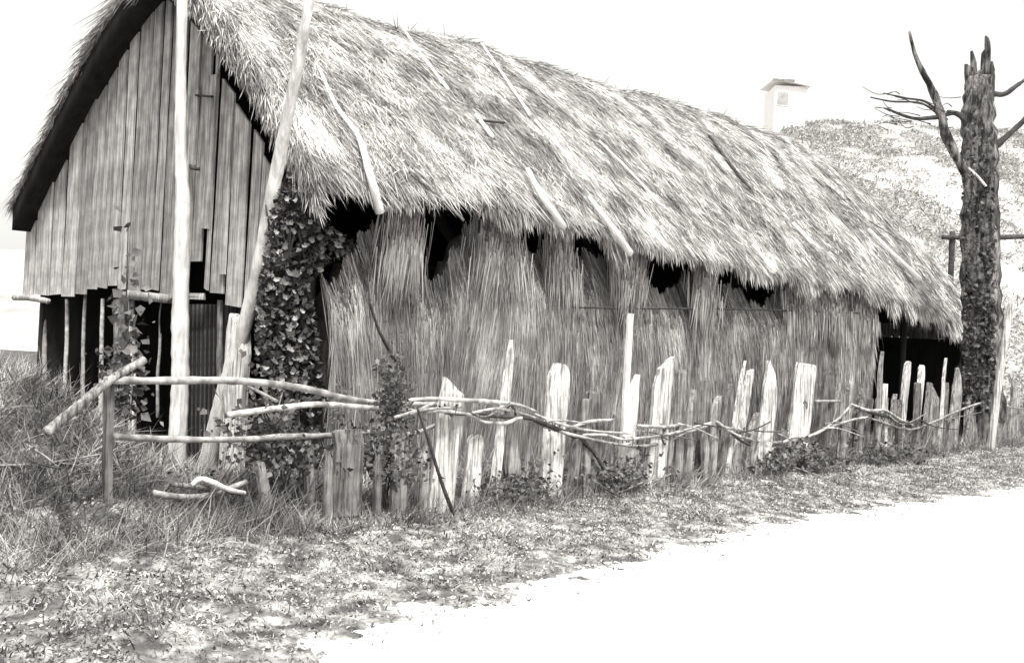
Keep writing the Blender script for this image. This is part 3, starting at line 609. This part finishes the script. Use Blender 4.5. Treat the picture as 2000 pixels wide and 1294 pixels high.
grass('tall_grass', 'tall tangled dry grass along the foot of the stake fence', 90000, -9, 22, .25, 2.05, (.08, .38), (.003, .009), (.4, 1.9), M_grass, .5,
      lambda x, y, s, o: (RNG.uniform(size=len(x)) < np.clip((2.1-o)*2.0, .1, 1)) & (lnv(x, y, 2.)+lnv(x, y, 5)*.6 > -.75))
grass('bank_grass', 'long grass over the bank at the left before the gable', 130000, -7.5, -.2, -1.9, 1.9, (.05, .26), (.003, .007), (.4, 2.5), M_grass, .75)
grass('short_grass', 'short mottled turf between the fence and the road', 270000, -9, 20, 1.5, 4.4, (.015, .06), (.004, .012), (.3, 2.4), M_grass, .8,
      lambda x, y, s, o: (RNG.uniform(size=len(x)) < np.clip((edge_o(s)+.35-o)*.8, .0, 1)) & (hf(x, y)+.2*RNG.normal(size=len(x)) > -.22), zf=vergez)
n = 90000; s = RNG.uniform(-9, 20, n); o_ = RNG.uniform(1.3, 5.2, n)
x = A[0]+U[0]*s+N2[0]*o_; y = A[1]+U[1]*s+N2[1]*o_; e_ = edge_o(s)
kp = (y > 3.5) & (np.abs(x/y) < .52) & (hf(x+1, y) > -.1) & (RNG.uniform(size=n) < np.clip((e_+.6-o_)*1.0, 0.0, 1)**1.5); x, y = x[kp], y[kp]; n = len(x)
leaves('leaf_litter', np.stack([x, y, np.maximum(vergez(x, y), 0)+RNG.uniform(.0, .02, n)], 1), RNG.uniform(.008, .028, n), RNG.uniform(.25, 1.8, n), M_litter, up=1.6,
       label='pale fallen leaves scattered over the turf beside the road', cat='leaves')

# ------------------------------------------------------------------ dead tree at right
tb = P(1915, 800, 19.4); tree = thing('dead_tree', 'dark dead tree trunk with a broken forked top at right of the barn', 'tree', (tb[0], tb[1], 0))
def TP(x, y, d=19.4): return P(x, y, d)
tv, tf = tube_data(smooth_path([TP(1912, 900), TP(1916, 760), TP(1918, 640), TP(1915, 520), TP(1914, 400), TP(1912, 300), TP(1911, 215), TP(1912, 150)], 6), (.42, .36, .33, .31, .29, .28, .26, .2), 16, .13, .06)
obj('trunk', tv, tf, M_bark, tree, smooth=True)
for pts, r in [([(1930, 240), (1934, 200), (1938, 150), (1937, 120)], (.06, .06, .05, .02)),
               ([(1905, 360), (1880, 325), (1850, 270), (1838, 225), (1820, 175), (1790, 115), (1776, 62)], (.1, .085, .08, .07, .045, .02)),
               ([(1930, 300), (1960, 272), (2000, 235), (2040, 190)], (.06, .05, .04)), ([(1932, 182), (1960, 184), (1985, 168), (2010, 150)], (.05, .04, .02)),
               ([(1900, 262), (1870, 222), (1835, 228), (1790, 232), (1755, 222), (1732, 212)], (.05, .035, .015)), ([(1850, 235), (1810, 200), (1770, 192), (1725, 182)], (.025, .02, .01)),
               ([(1925, 290), (1900, 250), (1880, 225), (1850, 218)], (.04, .03)), ([(1838, 228), (1800, 202), (1740, 198), (1700, 190)], (.02, .012))]:
    tube('branch', [TP(x, y, 19.35) for x, y in pts], r, M_bark if r[0] > .07 else M_darktwig, tree, sides=9, knob=.12, n=5, jit=.12)
for x0, x1, yt, wd_ in [(1896, 1893, 128, .16), (1904, 1901, 100, .11), (1913, 1910, 140, .14), (1922, 1924, 96, .13), (1930, 1929, 72, .10), (1935, 1937, 135, .11), (1908, 1912, 165, .2)]:
    v, f = stake_data(TP(x0, 205, 19.4+random.uniform(-.12, .12)), TP(x1, yt, 19.4+random.uniform(-.1, .1)), wd_, wd_*.6, np.array((1., .2, 0)), random.choice(('point', 'slant'))); obj('splinter', v, f, M_bark, tree)
for k in range(26):
    x, y = random.uniform(1735, 1880), random.uniform(180, 262); dx = random.uniform(-60, -15)
    tube('twig', [TP(x, y, 19.3), TP(x+dx*.5, y+random.uniform(-8, 4), 19.3), TP(x+dx, y+random.uniform(-16, 8), 19.2)], (.010, .004), M_darktwig, tree, sides=5, n=3)
n = 1500; yy = 800-RNG.beta(1, 1.6, n)*560; q = np.array([TP(1914+random.uniform(-34, 30), y_, 19.1-random.uniform(0, .12)) for y_ in yy])
leaves('bark_ivy', q, RNG.uniform(.04, .10, n), RNG.uniform(.1, 1.1, n), M_leaf2, tree)
tube('stub', [TP(1891, 328, 19.05), TP(1908, 343, 18.98), TP(1926, 364, 18.95)], .022, M_stake, tree)
# distant rail and twigs across the pale field
fr = thing('rail_fence', 'single dark rail on posts running behind the dead tree', 'fence', G(1930, 735, 0.0)*[1, 1, 0]+[0, 0, 0])
tube('rail', [P(1840, 463, 24), P(1930, 464, 24), P(2090, 460, 24), P(2260, 470, 24)], (.05, .06), M_darktwig, fr)
for x in (1860, 2085, 2250):
    q = P(x, 452, 24.06); tube('post', [(q[0], q[1], -.1), (q[0]+.03, q[1], q[2]*.5), q], (.07, .06), M_darktwig, fr)

# ------------------------------------------------------------------ far cottage on the hill
hb = P(1530, 252, 74); house = thing('cottage', 'tiny far limewashed cottage on the hilltop above the roof end', 'cottage', (hb[0], hb[1], hb[2]))
def hbox(name, c, sz, mm, par): 
    c = np.array(c, float); sx, sy, sz_ = sz
    v = [c+np.array((a*sx/2, b*sy/2, z)) for z in (0, sz_) for a, b in ((-1, -1), (1, -1), (1, 1), (-1, 1))]
    return obj(name, v, [(0, 3, 2, 1), (4, 5, 6, 7), (0, 1, 5, 4), (1, 2, 6, 5), (2, 3, 7, 6), (3, 0, 4, 7)], mm, par)
hwall = hbox('wall', hb-UP*2.0, (2.0, 3, 4.5), M_white, house)
c = hb+UP*2.75; v = [c+np.array(q) for q in ((-1.15, -1.8, .12), (1.2, -1.8, -.25), (1.35, 1.8, -.25), (-1.3, 1.8, .12), (-.3, -1.8, .45), (-.3, 1.8, .45))]
obj('roof', v, [(0, 1, 4), (3, 5, 2), (0, 4, 5, 3), (4, 1, 2, 5), (0, 3, 2, 1)], M_slate, house)
hbox('eave_shade_strip', hb+np.array((-.55, -1.83, 2.72)), (1.4, .05, .13), M_grey, house)  # dark strip standing in for the shade under the eave
wf = hbox('window', hb+np.array((-.5, -1.53, 1.2)), (.9, .05, .95), M_white, house); hbox('pane', hb+np.array((-.5, -1.57, 1.28)), (.7, .03, .78), M_scrubpane, wf)
